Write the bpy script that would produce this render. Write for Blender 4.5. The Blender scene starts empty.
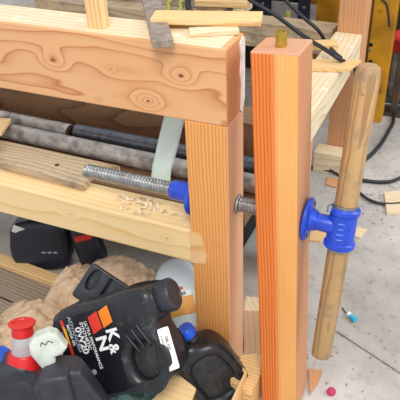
import bpy, bmesh, math, random
from mathutils import Vector, Matrix, noise
random.seed(7)
S = bpy.context.scene; COL = S.collection
V = Vector

# ------------------------------------------------------------------ camera
F = 619.193
CAM = V((.3856, -.9431, 1.2675)); pi_, ya, ro = .608, -.444, -.047
cf = V((math.sin(ya)*math.cos(pi_), math.cos(ya)*math.cos(pi_), -math.sin(pi_)))
r0 = cf.cross(V((0,0,1))).normalized(); u0 = r0.cross(cf)
CR = r0*math.cos(ro) + u0*math.sin(ro); CU = -r0*math.sin(ro) + u0*math.cos(ro)
cd = bpy.data.cameras.new('camera'); cam = bpy.data.objects.new('camera', cd); COL.objects.link(cam)
cd.sensor_width = 36; cd.lens = F/400*36; cd.clip_start = .02
m = Matrix((CR, CU, -cf)).transposed().to_4x4(); m.translation = CAM; cam.matrix_world = m
S.camera = cam
def at(px, py, ax, val):
    """world point where the sight line of a measured picture point meets a known plane"""
    d = cf*F + CR*(px-200) + CU*(200-py); i = 'xyz'.index(ax)
    return CAM + d*((val-CAM[i])/d[i])
def atd(px, py, depth):
    return CAM + (cf*F + CR*(px-200) + CU*(200-py))*(depth/F)

# ------------------------------------------------------------------ materials
def lin(c):
    c = [x/255 for x in c]
    return tuple([(x/12.92 if x <= .04045 else ((x+.055)/1.055)**2.4) for x in c] + [1])
class N:
    def __init__(s, name):
        s.m = bpy.data.materials.new(name); s.m.use_nodes = True; s.t = s.m.node_tree
        s.b = s.t.nodes['Principled BSDF']
    def n(s, ty, **k):
        x = s.t.nodes.new(ty)
        for a, v in k.items(): setattr(x, a, v)
        return x
    def set(s, sock, v):
        if isinstance(v, bpy.types.NodeSocket): s.t.links.new(v, sock)
        else: sock.default_value = v
    def ma(s, op, a, b=0., c=0.):
        x = s.n('ShaderNodeMath', operation=op); s.set(x.inputs[0], a); s.set(x.inputs[1], b); s.set(x.inputs[2], c); return x.outputs[0]
    def vm(s, op, a, b=(0,0,0)):
        x = s.n('ShaderNodeVectorMath', operation=op); s.set(x.inputs[0], a); s.set(x.inputs[1], b)
        return x.outputs['Value'] if op == 'LENGTH' else x.outputs[0]
    def obj(s): return s.n('ShaderNodeTexCoord').outputs['Object']
    def noise(s, vec, scale=5., detail=3., w=None, rough=.5):
        x = s.n('ShaderNodeTexNoise', noise_dimensions='4D')
        s.set(x.inputs['Vector'], vec); s.set(x.inputs['Scale'], scale); s.set(x.inputs['Detail'], detail); s.set(x.inputs['Roughness'], rough)
        s.set(x.inputs['W'], w if w is not None else 0.); return x.outputs[0]
    def ramp(s, f, st):
        x = s.n('ShaderNodeValToRGB'); s.set(x.inputs[0], f); e = x.color_ramp.elements
        while len(e) < len(st): e.new(.5)
        for q, (p, c) in zip(e, st): q.position = p; q.color = c if len(c) == 4 else (*c, 1)
        return x.outputs[0]
    def mix(s, f, a, b, mode='MIX'):
        x = s.n('ShaderNodeMix', data_type='RGBA', blend_type=mode)
        s.set(x.inputs[0], f); s.set(x.inputs[6], a); s.set(x.inputs[7], b); return x.outputs[2]
    def bump(s, h, st=.3, d=.002):
        x = s.n('ShaderNodeBump'); s.set(x.inputs['Height'], h); x.inputs['Strength'].default_value = st; x.inputs['Distance'].default_value = d
        s.t.links.new(x.outputs[0], s.b.inputs['Normal'])
    def fin(s, col, rough=.6, metal=0.):
        s.set(s.b.inputs['Base Color'], col); s.set(s.b.inputs['Roughness'], rough); s.set(s.b.inputs['Metallic'], metal); return s.m
BL = (0,0,0,1); WH = (1,1,1,1)
def plain(name, c, rough=.5, metal=0., var=.12, sc=30., bump=0., speck=None):
    s = N(name); o = s.obj(); f = s.noise(o, sc, 5.)
    c0 = lin(c); d = tuple(x*(1-var*2) for x in c0[:3])+(1,); l = tuple(min(1, x*(1+var)) for x in c0[:3])+(1,)
    col = s.ramp(f, [(.3, d), (.7, l)])
    if speck: col = s.mix(s.ramp(s.noise(o, sc*2.3, 6., 3.), [(.58, BL), (.72, WH)]), col, lin(speck))
    if bump: s.bump(f, bump)
    return s.fin(col, rough, metal)

def wood(name, light, dark, mode='flat', freq=150., wob=1., knots=(), thin=.5, rough=.6, side=None, grad=None, stain=None, sd=0., fib=.25):
    """grain runs along local X. 'flat': contour lines of a smooth field (cathedral grain); 'line': straight growth rings"""
    s = N(name); o = s.obj()
    rnd = s.ma('MULTIPLY', s.n('ShaderNodeObjectInfo').outputs['Random'], 37.) if sd is None else sd
    sep = s.n('ShaderNodeSeparateXYZ'); s.set(sep.inputs[0], o); X, Y, Z = sep.outputs
    if mode == 'flat':
        h = s.noise(s.vm('MULTIPLY', o, (1.7, 3., 7.5)), 1., 2.4, rnd)
        f = s.ma('MULTIPLY', h, 12.*wob)
        f = s.ma('ADD', s.ma('ADD', f, s.ma('MULTIPLY', Y, 60.)), s.ma('MULTIPLY', Z, 22.))
    else:
        h = s.noise(s.vm('MULTIPLY', o, (1.6, 7., 7.)), 1., 2., rnd)
        h2 = s.noise(s.vm('MULTIPLY', o, (9., 60., 60.)), 1., 2., rnd)
        f = s.ma('ADD', s.ma('MULTIPLY', s.ma('ADD', Y, s.ma('MULTIPLY', Z, .45)), freq), s.ma('MULTIPLY', h, 7.*wob))
        f = s.ma('ADD', f, s.ma('MULTIPLY', h2, .8))
    core = None
    for kx, kz, r in knots:
        d = s.vm('LENGTH', s.vm('MULTIPLY', s.vm('SUBTRACT', o, (kx, 0, kz)), (.62, 0., 1.)))
        g = s.ma('POWER', 2.718, s.ma('MULTIPLY', s.ma('POWER', s.ma('DIVIDE', d, r*2.0), 2.), -1.))
        f = s.ma('ADD', f, s.ma('MULTIPLY', g, 2.6))
        c = s.ma('LESS_THAN', s.ma('ADD', d, s.ma('MULTIPLY', s.noise(o, 160., 2.), r*.5)), r*.6)
        core = c if core is None else s.ma('MAXIMUM', core, c)
    fr = s.ma('FRACT', f)
    band = s.ramp(fr, [(0., (.1,)*3), (thin, (.35,)*3), (.86, WH), (.93, (.85,)*3), (1., (.1,)*3)] if mode == 'line' else
                  [(0., (.06,)*3), (.55, (.16,)*3), (.84, (.5,)*3), (.93, WH), (1., (.06,)*3)])
    fibre = s.noise(s.vm('MULTIPLY', o, (10., 420., 420.)), 1., 3.)
    mott = s.noise(s.vm('MULTIPLY', o, (3., 9., 9.)), 1., 3., 5.)
    L = lin(light)
    col = s.mix(band, L, lin(dark))
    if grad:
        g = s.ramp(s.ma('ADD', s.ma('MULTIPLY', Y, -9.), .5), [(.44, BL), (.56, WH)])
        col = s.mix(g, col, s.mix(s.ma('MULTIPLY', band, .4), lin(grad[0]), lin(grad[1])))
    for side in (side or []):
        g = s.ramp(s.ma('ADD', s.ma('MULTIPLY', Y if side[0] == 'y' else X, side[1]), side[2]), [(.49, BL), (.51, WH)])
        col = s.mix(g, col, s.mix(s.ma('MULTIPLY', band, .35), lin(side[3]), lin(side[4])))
    col = s.mix(s.ma('MULTIPLY', fibre, fib), col, lin(dark))
    col = s.mix(s.ramp(mott, [(.4, BL), (.75, (.35,)*3)]), col, lin(tuple(int(x*y_) for x, y_ in zip(light, (.93,.84,.76)))))
    if core is not None: col = s.mix(s.ma('MULTIPLY', core, .85), col, lin((105, 62, 40)))
    if stain: col = s.mix(s.ramp(s.noise(o, stain[1], 6., 9., .7), [(stain[2], BL), (stain[2]+.18, WH)]), col, lin(stain[0]))
    s.bump(s.ma('ADD', fibre, band), .12, .001)
    return s.fin(col, rough)

beam_knots = []
def W2(p, y=0.): return at(*p, 'y', y)
BX = -.76                       # beam centre x
for p, r in (((53,60), .010), ((181,76), .0095), ((148,101), .008), ((111,69), .003), ((99,99), .0025)):
    w = W2(p); beam_knots.append((w.x-BX, w.z-.795, r))
low_knots = []
for p, r in (((57,211), .0045), ((153,235), .0045), ((184,246), .004)):
    w = W2(p); low_knots.append((w.x-BX, w.z-.4075, r))
M = {}
M['beam'] = wood('flat_sawn_fir', (232,182,132), (188,118,70), 'flat', wob=1., knots=beam_knots, thin=.55, sd=2.3, fib=.3, side=[('x', 100., -75.3, (214,150,100), (176,100,56))])
M['leg'] = wood('straight_fir', (238,178,110), (208,126,52), 'line', freq=135., wob=.55, sd=1.1, side=[('y', -100., -3.75, (228,184,146), (210,156,114))])
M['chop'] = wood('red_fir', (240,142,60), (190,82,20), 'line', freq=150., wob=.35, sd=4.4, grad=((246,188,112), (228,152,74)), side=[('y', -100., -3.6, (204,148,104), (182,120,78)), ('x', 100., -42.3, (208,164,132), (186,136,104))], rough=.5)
M['pine'] = wood('pale_pine', (244,216,164), (230,188,122), 'flat', wob=.45, knots=low_knots, sd=6., fib=.15)
M['pine2'] = wood('pine_offcut', (240,212,160), (214,164,98), 'line', freq=110., wob=.8, sd=None)
M['tenon'] = wood('pale_tenon', (238,200,146), (218,158,94), 'flat', wob=.5, sd=3.)
M['cream'] = wood('weathered_spruce', (236,220,188), (206,176,130), 'flat', wob=.6, sd=None, stain=((250,246,232), 22., .56))
M['pink'] = wood('pinkish_fir', (214,162,118), (190,132,90), 'line', freq=90., wob=.9, sd=None)
M['brown'] = wood('dark_stained_plank', (142,108,76), (92,64,42), 'flat', wob=.8, sd=None, stain=((72,56,44), 9., .58))
M['grey'] = wood('weathered_grey_plank', (176,160,140), (120,104,88), 'line', freq=90., wob=.7, sd=None, stain=((96,84,72), 12., .58))
M['ply'] = wood('dirty_plywood', (206,184,150), (160,136,106), 'line', freq=60., wob=1., sd=None, stain=((112,106,100), 14., .5))
M['dowel'] = wood('weathered_dowel', (200,162,112), (150,112,70), 'line', freq=120., wob=.8, sd=None, stain=((140,122,98), 26., .5), rough=.5)
M['steel'] = plain('galvanised_steel', (172,172,172), .36, .85, .2, 60., .1)
M['bar'] = plain('mill_scale_bar', (172,166,160), .45, .35, .3, 40., .25, (122,98,76))
M['darkbar'] = plain('dark_pipe', (96,100,108), .3, .6, .2, 50., .12, (130,126,122))
M['end'] = plain('cut_end', (62,54,48), .7, .3, .2, 80.)
M['brass'] = plain('brass', (196,164,70), .35, .9, .15, 60.)
M['blue'] = plain('blue_enamel', (34,74,200), .32, 0., .16, 40., .1)
M['blackpl'] = plain('black_plastic', (36,37,42), .33, 0., .25, 26., .12, (74,74,80))
M['blackpl2'] = plain('dull_black_plastic', (50,52,60), .42, 0., .2, 30., .1)
M['recess'] = plain('dusty_black_plastic', (50,49,50), .55, 0., .3, 40., .3, (92,84,76))
M['red'] = plain('red_plastic', (218,34,36), .35, 0., .1)
M['orange'] = plain('orange_print', (244,134,34), .5, 0., .04)
M['redp'] = plain('red_print', (226,58,44), .5, 0., .04)
M['yellowp'] = plain('yellow_print', (240,190,50), .5, 0., .04)
M['whitep'] = plain('white_print', (236,240,240), .5, 0., .04)
M['greyp'] = plain('grey_print', (160,170,182), .5, 0., .06)
M['ink'] = plain('ink', (40,40,46), .6)
M['label'] = plain('white_label', (232,234,230), .6, 0., .04)
M['bluecap'] = plain('blue_cap_plastic', (32,86,214), .35, 0., .1)
M['amber'] = plain('amber_label', (222,152,46), .45, 0., .12, 20.)
M['yellow'] = plain('yellow_paint', (196,138,22), .5, .1, .22, 9., .1, (120,76,20))
M['navy'] = plain('navy_paint', (26,32,50), .45, .2, .2, 12.)
M['rubber'] = plain('black_rubber', (34,36,42), .5, 0., .15)
M['cardboard'] = plain('cardboard', (118,84,58), .85, 0., .15, 8.)
M['post'] = plain('grey_steel_post', (88,78,72), .5, .5, .25, 12., .1, (120,70,50))
M['tape'] = plain('pale_tape', (214,230,222), .55, 0., .05, 14.)
M['glue'] = plain('dried_glue', (238,232,222), .6, 0., .1, 60., .4)
M['ruler'] = plain('worn_aluminium', (160,144,130), .45, .3, .2, 70., .2, (110,88,72))
M['dark'] = plain('dark_void', (18,17,18), .8)
M['cyan'] = plain('cyan_plastic', (60,180,220), .4)
M['ropey'] = plain('yellow_green_cord', (178,180,70), .7)
M['wall'] = plain('block_wall', (150,144,136), .9, 0., .1, 3.)
def paper():
    s = N('kraft_paper'); o = s.obj(); f = s.noise(o, 18., 5., 0., .6)
    s.bump(s.ma('ADD', s.noise(o, 45., 3., 2.), f), .55, .006)
    return s.fin(s.ramp(f, [(.3, lin((196,166,134))), (.7, lin((224,198,168)))]), .8)
M['paper'] = paper()
def clear(name, c, rough=.25, tr=.75):
    s = N(name); s.b.inputs['Transmission Weight'].default_value = tr; s.b.inputs['IOR'].default_value = 1.3
    return s.fin(lin(c), rough)
M['clear'] = clear('translucent_plastic', (226,234,240), .35, .55)
M['jug_clear'] = clear('frosted_plastic', (222,236,242), .4, .2)
M['bag'] = clear('plastic_film', (150,190,186), .2, .4)
def concrete():
    s = N('concrete'); o = s.obj()
    a = s.noise(o, 2.2, 6., 0., .6); b = s.noise(o, 26., 6., 1., .7); c = s.noise(o, 150., 3., 2.)
    col = s.ramp(a, [(.3, lin((142,137,131))), (.5, lin((184,179,172))), (.68, lin((212,207,200)))])
    col = s.mix(s.ramp(b, [(.52, BL), (.7, (.55,)*3)]), col, lin((128,118,110)))
    col = s.mix(s.ramp(s.noise(o, 60., 5., 7., .8), [(.62, BL), (.68, WH)]), col, lin((104,94,88)))
    # sawdust and spilled shavings
    y = s.n('ShaderNodeSeparateXYZ'); s.set(y.inputs[0], o)
    zone = s.ma('MULTIPLY', s.ramp(y.outputs[1], [(.5, BL), (.95, WH)]), s.ramp(s.noise(o, 5., 6., 4., .7), [(.48, BL), (.6, (.8,)*3)]))
    col = s.mix(zone, col, lin((196,172,144)))
    s.bump(s.ma('ADD', b, c), .25, .002)
    return s.fin(col, .75)
M['concrete'] = concrete()

# ------------------------------------------------------------------ mesh helpers
def link(name, me, mat, parent=None, mw=None, smooth=False):
    o = bpy.data.objects.new(name, me); COL.objects.link(o)
    if mat is not None and not me.materials: me.materials.append(mat)
    if smooth:
        for p in me.polygons: p.use_smooth = True
    if mw is not None: o.matrix_world = mw
    if parent:
        o.parent = parent; o.matrix_parent_inverse = Matrix()
        o.matrix_basis = parent_world(parent).inverted() @ (mw if mw is not None else Matrix())
    return o
def parent_world(p):
    return (parent_world(p.parent) @ p.matrix_basis) if p.parent else p.matrix_basis.copy()
def tag(o, label, cat, group=None, kind=None):
    o['label'] = label
    if cat: o['category'] = cat
    if group: o['group'] = group
    if kind: o['kind'] = kind
    return o
def thing(name, loc, label, cat, group=None):
    o = bpy.data.objects.new(name, None); COL.objects.link(o); o.location = loc; o.empty_display_size = .05
    return tag(o, label, cat, group)
def frame(o, x, y=None, z=None):
    """matrix with local X along x, local Z near z"""
    x = V(x).normalized(); z = V(z if z is not None else (0,0,1)); y2 = z.cross(x).normalized(); z2 = x.cross(y2)
    mm = Matrix((x, y2, z2)).transposed().to_4x4(); mm.translation = V(o); return mm
def bm_me(name, bm):
    me = bpy.data.meshes.new(name); bmesh.ops.recalc_face_normals(bm, faces=bm.faces[:]); bm.to_mesh(me); bm.free(); return me
def bm_box(bm, c, s, bev=.002, seg=2, mat=None):
    r = bmesh.ops.create_cube(bm, size=1); vs = r['verts']
    for v in vs: v.co = V((v.co.x*s[0]+c[0], v.co.y*s[1]+c[1], v.co.z*s[2]+c[2]))
    if bev:
        es = list({e for v in vs for e in v.link_edges})
        g = bmesh.ops.bevel(bm, geom=es, offset=bev, segments=seg, profile=.5, affect='EDGES')
def box(name, s, mw, mat, parent=None, bev=.002, seg=2, cuts=0, jit=0.):
    bm = bmesh.new(); bm_box(bm, (0,0,0), s, bev, seg); return link(name, bm_me(name, bm), mat, parent, mw)
def beam(name, x0, x1, y0, y1, z0, z1, mat, parent=None, axis='x', bev=.0025):
    """lumber between world bounds, grain along axis"""
    c = V(((x0+x1)/2, (y0+y1)/2, (z0+z1)/2)); s = (x1-x0, y1-y0, z1-z0)
    if axis == 'x': return box(name, s, Matrix.Translation(c), mat, parent, bev)
    if axis == 'y': return box(name, (s[1], s[0], s[2]), frame(c, (0,1,0)), mat, parent, bev)
    return box(name, (s[2], s[0], s[1]), frame(c, (0,0,1), None, (0,-1,0)), mat, parent, bev)
def lathe(name, prof, mw, mat, parent=None, n=32, smooth=True):
    """prof: (x along axis, radius), axis = local X"""
    bm = bmesh.new(); rings = []
    for x, r in prof:
        if r <= 1e-6: rings.append([bm.verts.new((x,0,0))])
        else: rings.append([bm.verts.new((x, r*math.cos(2*math.pi*i/n), r*math.sin(2*math.pi*i/n))) for i in range(n)])
    for a, b in zip(rings, rings[1:]):
        for i in range(n):
            j = (i+1) % n
            f = [a[i % len(a)], a[j % len(a)], b[j % len(b)], b[i % len(b)]]
            u = []
            for v in f:
                if v not in u: u.append(v)
            if len(u) > 2: bm.faces.new(u)
    o = link(name, bm_me(name, bm), mat, parent, mw)
    for p in o.data.polygons: p.use_smooth = smooth
    o.data.set_sharp_from_angle(angle=math.radians(38))
    return o
def rod(name, a, b, r, mat, parent=None, bev=None, n=32, r2=None):
    a = V(a); b = V(b); L = (b-a).length; bev = bev or min(r*.15, .003); r2 = r2 or r
    return lathe(name, [(0,0), (0,r-bev), (bev,r), (L-bev,r2), (L,r2-bev), (L,0)], frame(a, b-a, None, (0,0,1) if abs((b-a).normalized().z) < .9 else (0,-1,0)), mat, parent, n)
def catmull(pts, n=10):
    pts = [V(p) for p in pts]; P = [pts[0]]+pts+[pts[-1]]; out = []
    for i in range(1, len(P)-2):
        for k in range(n):
            t = k/n; a, b, c, d = P[i-1:i+3]
            out.append(.5*((2*b)+(c-a)*t+(2*a-5*b+4*c-d)*t*t+(3*b-a-3*c+d)*t**3))
    out.append(pts[-1]); return out
def tube(name, pts, r, mat, parent=None, n=12, smooth_path=True):
    pts = catmull(pts) if smooth_path else [V(p) for p in pts]
    o0 = pts[0].copy(); bm = bmesh.new(); rings = []; up = V((0,0,1))
    for i, p in enumerate(pts):
        t = (pts[min(i+1, len(pts)-1)]-pts[max(i-1,0)]).normalized()
        s = up.cross(t)
        if s.length < .05: s = V((1,0,0)).cross(t)
        s.normalize(); q = t.cross(s)
        rings.append([bm.verts.new(p-o0+r*(s*math.cos(2*math.pi*k/n)+q*math.sin(2*math.pi*k/n))) for k in range(n)])
    for a, b in zip(rings, rings[1:]):
        for i in range(n): bm.faces.new((a[i], a[(i+1)%n], b[(i+1)%n], b[i]))
    bm.faces.new(rings[0]); bm.faces.new(rings[-1])
    return link(name, bm_me(name, bm), mat, parent, Matrix.Translation(o0), True)
def plate(name, outlines, depth, bev, mw, mat, parent=None, smooth_pts=True, z0=0.):
    """extruded closed outline(s) (later ones are holes) in local XY, centred on local Z, rounded edges"""
    c = bpy.data.curves.new(name, 'CURVE'); c.dimensions = '2D'; c.fill_mode = 'BOTH'
    for ol in outlines:
        sp = c.splines.new('BEZIER' if smooth_pts else 'POLY')
        pts = sp.bezier_points if smooth_pts else sp.points; pts.add(len(ol)-1)
        for q, p in zip(pts, ol):
            if smooth_pts: q.co = (p[0], p[1], 0); q.handle_left_type = q.handle_right_type = 'AUTO'
            else: q.co = (p[0], p[1], 0, 1)
        sp.use_cyclic_u = True; sp.resolution_u = 8
    c.extrude = max(depth/2-bev, .0001); c.bevel_depth = bev; c.offset = -bev; c.bevel_resolution = 3
    t = bpy.data.objects.new('tmp', c); COL.objects.link(t); bpy.context.view_layer.update()
    me = bpy.data.meshes.new_from_object(t.evaluated_get(bpy.context.evaluated_depsgraph_get()))
    bpy.data.objects.remove(t); me.materials.clear()
    bm = bmesh.new(); bm.from_mesh(me); bmesh.ops.remove_doubles(bm, verts=bm.verts[:], dist=1e-5)
    if z0: bmesh.ops.translate(bm, verts=bm.verts[:], vec=(0,0,z0))
    bm.to_mesh(me); bm.free(); me.name = name
    o = link(name, me, mat, parent, mw, True); me.set_sharp_from_angle(angle=math.radians(35)); return o
def rrect(x0, y0, x1, y1, r, k=4):
    out = []
    for cx, cy, a in ((x1-r,y0+r,-90), (x1-r,y1-r,0), (x0+r,y1-r,90), (x0+r,y0+r,180)):
        for i in range(k+1):
            t = math.radians(a+90*i/k); out.append((cx+r*math.cos(t), cy+r*math.sin(t)))
    return out
def ell(cx, cy, rx, ry, n=16): return [(cx+rx*math.cos(2*math.pi*i/n), cy+ry*math.sin(2*math.pi*i/n)) for i in range(n)]
def text(name, s, size, mw, mat, parent, loc, depth=.0003, bold=0., sx=1., shear=0.):
    c = bpy.data.curves.new(name, 'FONT'); c.body = s; c.size = size; c.extrude = depth; c.offset = bold
    c.align_x = 'CENTER'; c.align_y = 'CENTER'; c.shear = shear
    t = bpy.data.objects.new('tmp', c); COL.objects.link(t); bpy.context.view_layer.update()
    me = bpy.data.meshes.new_from_object(t.evaluated_get(bpy.context.evaluated_depsgraph_get()))
    bpy.data.objects.remove(t); me.materials.clear(); me.name = name
    me.transform(Matrix.Diagonal((sx,1,1,1)))
    return link(name, me, mat, parent, mw @ Matrix.Translation(loc))
def join(objs):
    a = objs[0]; bm = bmesh.new(); bm.from_mesh(a.data)
    for b in objs[1:]:
        me = b.data.copy(); me.transform(parent_world(a).inverted() @ parent_world(b)); bm.from_mesh(me); bpy.data.objects.remove(b)
    bm.to_mesh(a.data); bm.free(); return a
def sheet(name, nx, ny, fn, mat, parent=None, thick=.0012, origin=(0,0,0)):
    """crumpled sheet: fn(u,v) -> world point; has a thickness"""
    o0 = V(origin); bm = bmesh.new(); g = [[bm.verts.new(V(fn(i/nx, j/ny))-o0) for j in range(ny+1)] for i in range(nx+1)]
    for i in range(nx):
        for j in range(ny): bm.faces.new((g[i][j], g[i+1][j], g[i+1][j+1], g[i][j+1]))
    bmesh.ops.recalc_face_normals(bm, faces=bm.faces[:])
    bm.normal_update(); g2 = {v: v.co - v.normal*thick for v in bm.verts}; fs = bm.faces[:]; be = [e for e in bm.edges if len(e.link_faces) == 1]
    g2 = {v: bm.verts.new(c) for v, c in g2.items()}
    for f in fs: bm.faces.new([g2[v] for v in reversed(f.verts)])
    for e in be: a, b = e.verts; bm.faces.new((a, b, g2[b], g2[a]))
    return link(name, bm_me(name, bm), mat, parent, Matrix.Translation(o0), True)

# ------------------------------------------------------------------ setting
bm = bmesh.new(); bm_box(bm, (0,0,-.05), (9,9,.1), 0)
fl = link('floor', bm_me('floor', bm), M['concrete'], None, Matrix.Translation((-.5,1.5,0))); tag(fl, 'grey concrete workshop floor with stains and sawdust', None, kind='structure')
bm = bmesh.new(); bm_box(bm, (0,0,0), (9,.15,3), 0)
wl = link('wall_back', bm_me('wall_back', bm), M['wall'], None, Matrix.Translation((-.5,5.4,1.5))); tag(wl, 'grey wall far behind the workbench', None, kind='structure')

# ------------------------------------------------------------------ workbench
wb = thing('workbench', (BX,.045,0), 'heavy timber workbench frame with knotty top beam and pale lower rail', 'workbench')
tb = beam('top_beam', -1.52, 0, 0, .089, .72, .87, M['beam'], wb, 'x', .003); tb['label'] = 'knotty pinkish fir top beam'
# thin cap that makes the top of the beam paler
beam('beam_cap', -1.52, -.012, .003, .089, .8695, .8712, M['cream'], wb, 'x', .0005)['label'] = 'cream upper face of the top beam'
beam('leg', -.089, 0, 0.0005, .0865, 0, .72, M['leg'], wb, 'z')
beam('leg', -1.45, -1.361, 0.0005, .0865, 0, .72, M['leg'], wb, 'z')
beam('lower_rail', -1.361, -.089, .001, .089, .363, .452, M['pine'], wb, 'x')['label'] = 'pale pine lower rail'
bm = bmesh.new()
vs = [bm.verts.new(p) for p in ((-.092,0,.363),(-.058,0,.370),(-.052,0,.395),(-.066,0,.452),(-.092,0,.452))]
f = bm.faces.new(vs); r = bmesh.ops.extrude_face_region(bm, geom=[f]); bmesh.ops.translate(bm, vec=(0,-.0012,0), verts=[v for v in r['geom'] if isinstance(v, bmesh.types.BMVert)])
bmesh.ops.translate(bm, vec=(.08,0,-.41), verts=bm.verts[:])
link('rail_tenon', bm_me('rail_tenon', bm), M['tenon'], wb, Matrix.Translation((-.08,0.0006,.41)))['label'] = 'pale end of the lower rail let into the leg'
beam('shelf_board', -1.5, .0, .0925, .33, .42, .452, M['brown'], wb, 'x')
beam('back_rail', -1.5, .0, .33, .419, .40, .55, M['brown'], wb, 'x')
beam('leg', -1.45, -1.361, .42, .509, 0, .55, M['leg'], wb, 'z')
# white dried glue on the rear corner of the end face
random.seed(3)
pts = [(.067,.725),(.075,.715),(.088,.745),(.088,.8),(.0885,.862),(.078,.868),(.062,.858),(.069,.83),(.064,.80),(.072,.77)]
bm = bmesh.new(); f = bm.faces.new([bm.verts.new((0,y-.08,z-.8)) for y, z in pts]); r = bmesh.ops.extrude_face_region(bm, geom=[f])
bmesh.ops.translate(bm, vec=(.0018,0,0), verts=[v for v in r['geom'] if isinstance(v, bmesh.types.BMVert)])
link('glue_patch', bm_me('glue_patch', bm), M['glue'], wb, Matrix.Translation((.0,.08,.8)))['label'] = 'white dried glue smear'

# ------------------------------------------------------------------ leg vise
SY, SZ = .047, .517
vise = thing('leg_vise', (.13,.03,.02), 'timber leg vise with orange chop, blue pipe tee and wooden handle bar', 'vise')
top = V((.0845,.047,.872)); bot = V((.138,.002,.012)); ax = (top-bot)
cm = frame((top+bot)/2, ax, None, (0,-1,0))
# local Z -> towards camera, local Y -> +-x
bm = bmesh.new(); bm_box(bm, (0,0,0), (ax.length,.086,.086), .003)
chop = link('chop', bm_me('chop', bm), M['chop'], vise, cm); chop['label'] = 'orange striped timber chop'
# threaded rod with real helical thread
def thread(name, a, b, r, pitch, mat, parent):
    L = (V(b)-V(a)).length; n = 20; bm = bmesh.new(); st = int(L/pitch*8); prev = None
    for i in range(st+1):
        x = L*i/st; ring = []
        for k in range(n):
            t = 2*math.pi*k/n; ph = (x/pitch - k/n) % 1; h = 1-abs(ph*2-1); h = min(1, max(0, (h-.25)*2.))
            rr = r*(.83+.17*h); ring.append(bm.verts.new((x, rr*math.cos(t), rr*math.sin(t))))
        if prev:
            for k in range(n): bm.faces.new((prev[k], prev[(k+1)%n], ring[(k+1)%n], ring[k]))
        else: bm.faces.new(ring)
        prev = ring
    bm.faces.new(prev)
    return link(name, bm_me(name, bm), mat, parent, frame(a, V(b)-V(a)), True)
thread('screw', (-.372,SY,SZ), (.062,SY,SZ), .0165, .0075, M['steel'], vise)['label'] = 'steel threaded rod'
lathe('washer', [(0,.0),(0,.019),(.003,.0205),(.006,.019),(.006,0)], frame((.001,SY,SZ), (1,0,0)), M['steel'], vise)
# nut flange on the left of the leg
nf = lathe('screw_nut', [(0,.014),(0,.019),(.004,.022),(.034,.0225),(.04,.026),(.048,.028),(.048,.044),(.051,.047),(.058,.047),(.060,.044),(.060,0)], frame((-.151,SY,SZ), (1,0,0)), M['blue'], vise); nf['label'] = 'blue cast iron nut flange'
def flange(name, o, dirv, parent):
    mw = frame(o, dirv)
    a = lathe(name, [(0,0),(0,.040),(.003,.044),(.008,.044),(.011,.040),(.012,.024),(.020,.021),(.024,.020),(.024,0)], mw, M['blue'], parent)
    ang = 0.
    for k in range(4):
        t = math.radians(45+90*k)
        lathe('bolt_hole', [(0,0),(0,.0042),(.0012,.0046),(.0022,.0036),(.0022,0)], mw @ Matrix.Translation((.0102, .033*math.cos(t), .033*math.sin(t))), M['end'], a, 12)
    return a
FX = .149
xd = V((.08,-.002,-.004))
TX = .222
flange('pipe_flange', (FX,.038,.524), (1,.0,-.02), vise)['label'] = 'round blue pipe flange'
lathe('pipe_nipple', [(0,0),(0,.0165),(.004,.0172),(.05,.0178),(.055,.0165),(.055,0)], frame((.165,.038,.523), (1,0,-.03)), M['blue'], vise)['label'] = 'short blue connecting pipe'
hd = (V((TX,.132,.807))-V((TX,-.033,.227))).normalized()
tc = V((TX,.044,.517))
tm = frame(tc-hd*.042, hd, None, (-1,0,0))
tee = lathe('pipe_tee', [(0,.0225),(0,.0285),(.003,.0310),(.011,.0310),(.014,.0275),(.070,.0275),(.073,.0310),(.081,.0310),(.084,.0285),(.084,.0225)], tm, M['blue'], vise); tee['label'] = 'blue cast pipe tee'
tf = Matrix.Identity(4)
# cast marks on the tee, facing the camera side
yy = V((.22,-.95,.2)); yy = (yy-hd*yy.dot(hd)).normalized()
for k in range(4):
    c = tc+hd*(.016-.011*k)+yy*.0278
    xx = hd.cross(yy).normalized()
    box('cast_mark', (.013 if k != 1 else .009,.0018,.0012), frame(c-xx*.004, -xx, None, yy), plain('worn_cast_mark', (120,150,225), .5), tee, .0004)
lathe('pipe_bushing', [(0,0),(0,.0235),(.094,.0235),(.094,0)], frame(tc-hd*.047, hd, None, (-1,0,0)), M['steel'], vise)['label'] = 'galvanised rim inside the tee'
sc = lathe('set_screw', [(0,0),(0,.005),(.012,.005),(.013,.0045),(.013,0)], frame(tc+hd*.038+V((-.026,-.018,0)), hd), M['steel'], vise); sc['label'] = 'small steel set screw'
h0 = V((TX,-.033,.227)); h1 = V((TX,.137,.823))
hb = lathe('handle_bar', [(0,0),(0,.019),(.002,.0205),((h1-h0).length-.022,.0235),((h1-h0).length-.008,.021),((h1-h0).length-.002,.013),((h1-h0).length,.0)], frame(h0, h1-h0, None, (-1,0,0)), M['dowel'], vise, 40); hb['label'] = 'weathered round wooden handle'
lathe('peg', [(0,0),(0,.0065),(.003,.006),(.0035,0)], frame(h1-hd*.05+yy*.0215+hd.cross(yy)*-.004, yy), M['dowel'], hb, 16)

dg = lathe('bench_dog', [(-.02,0),(-.02,.0098),(.0,.0098),(.024,.0102),(.026,.0095),(.026,.006),(.024,.0055),(.024,0)], frame(at(281,46,'z',.873), (0,0,1), None, (0,-1,0)), M['brass']); tag(dg, 'small brass peg standing on top of the vise chop', 'bench dog')

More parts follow.
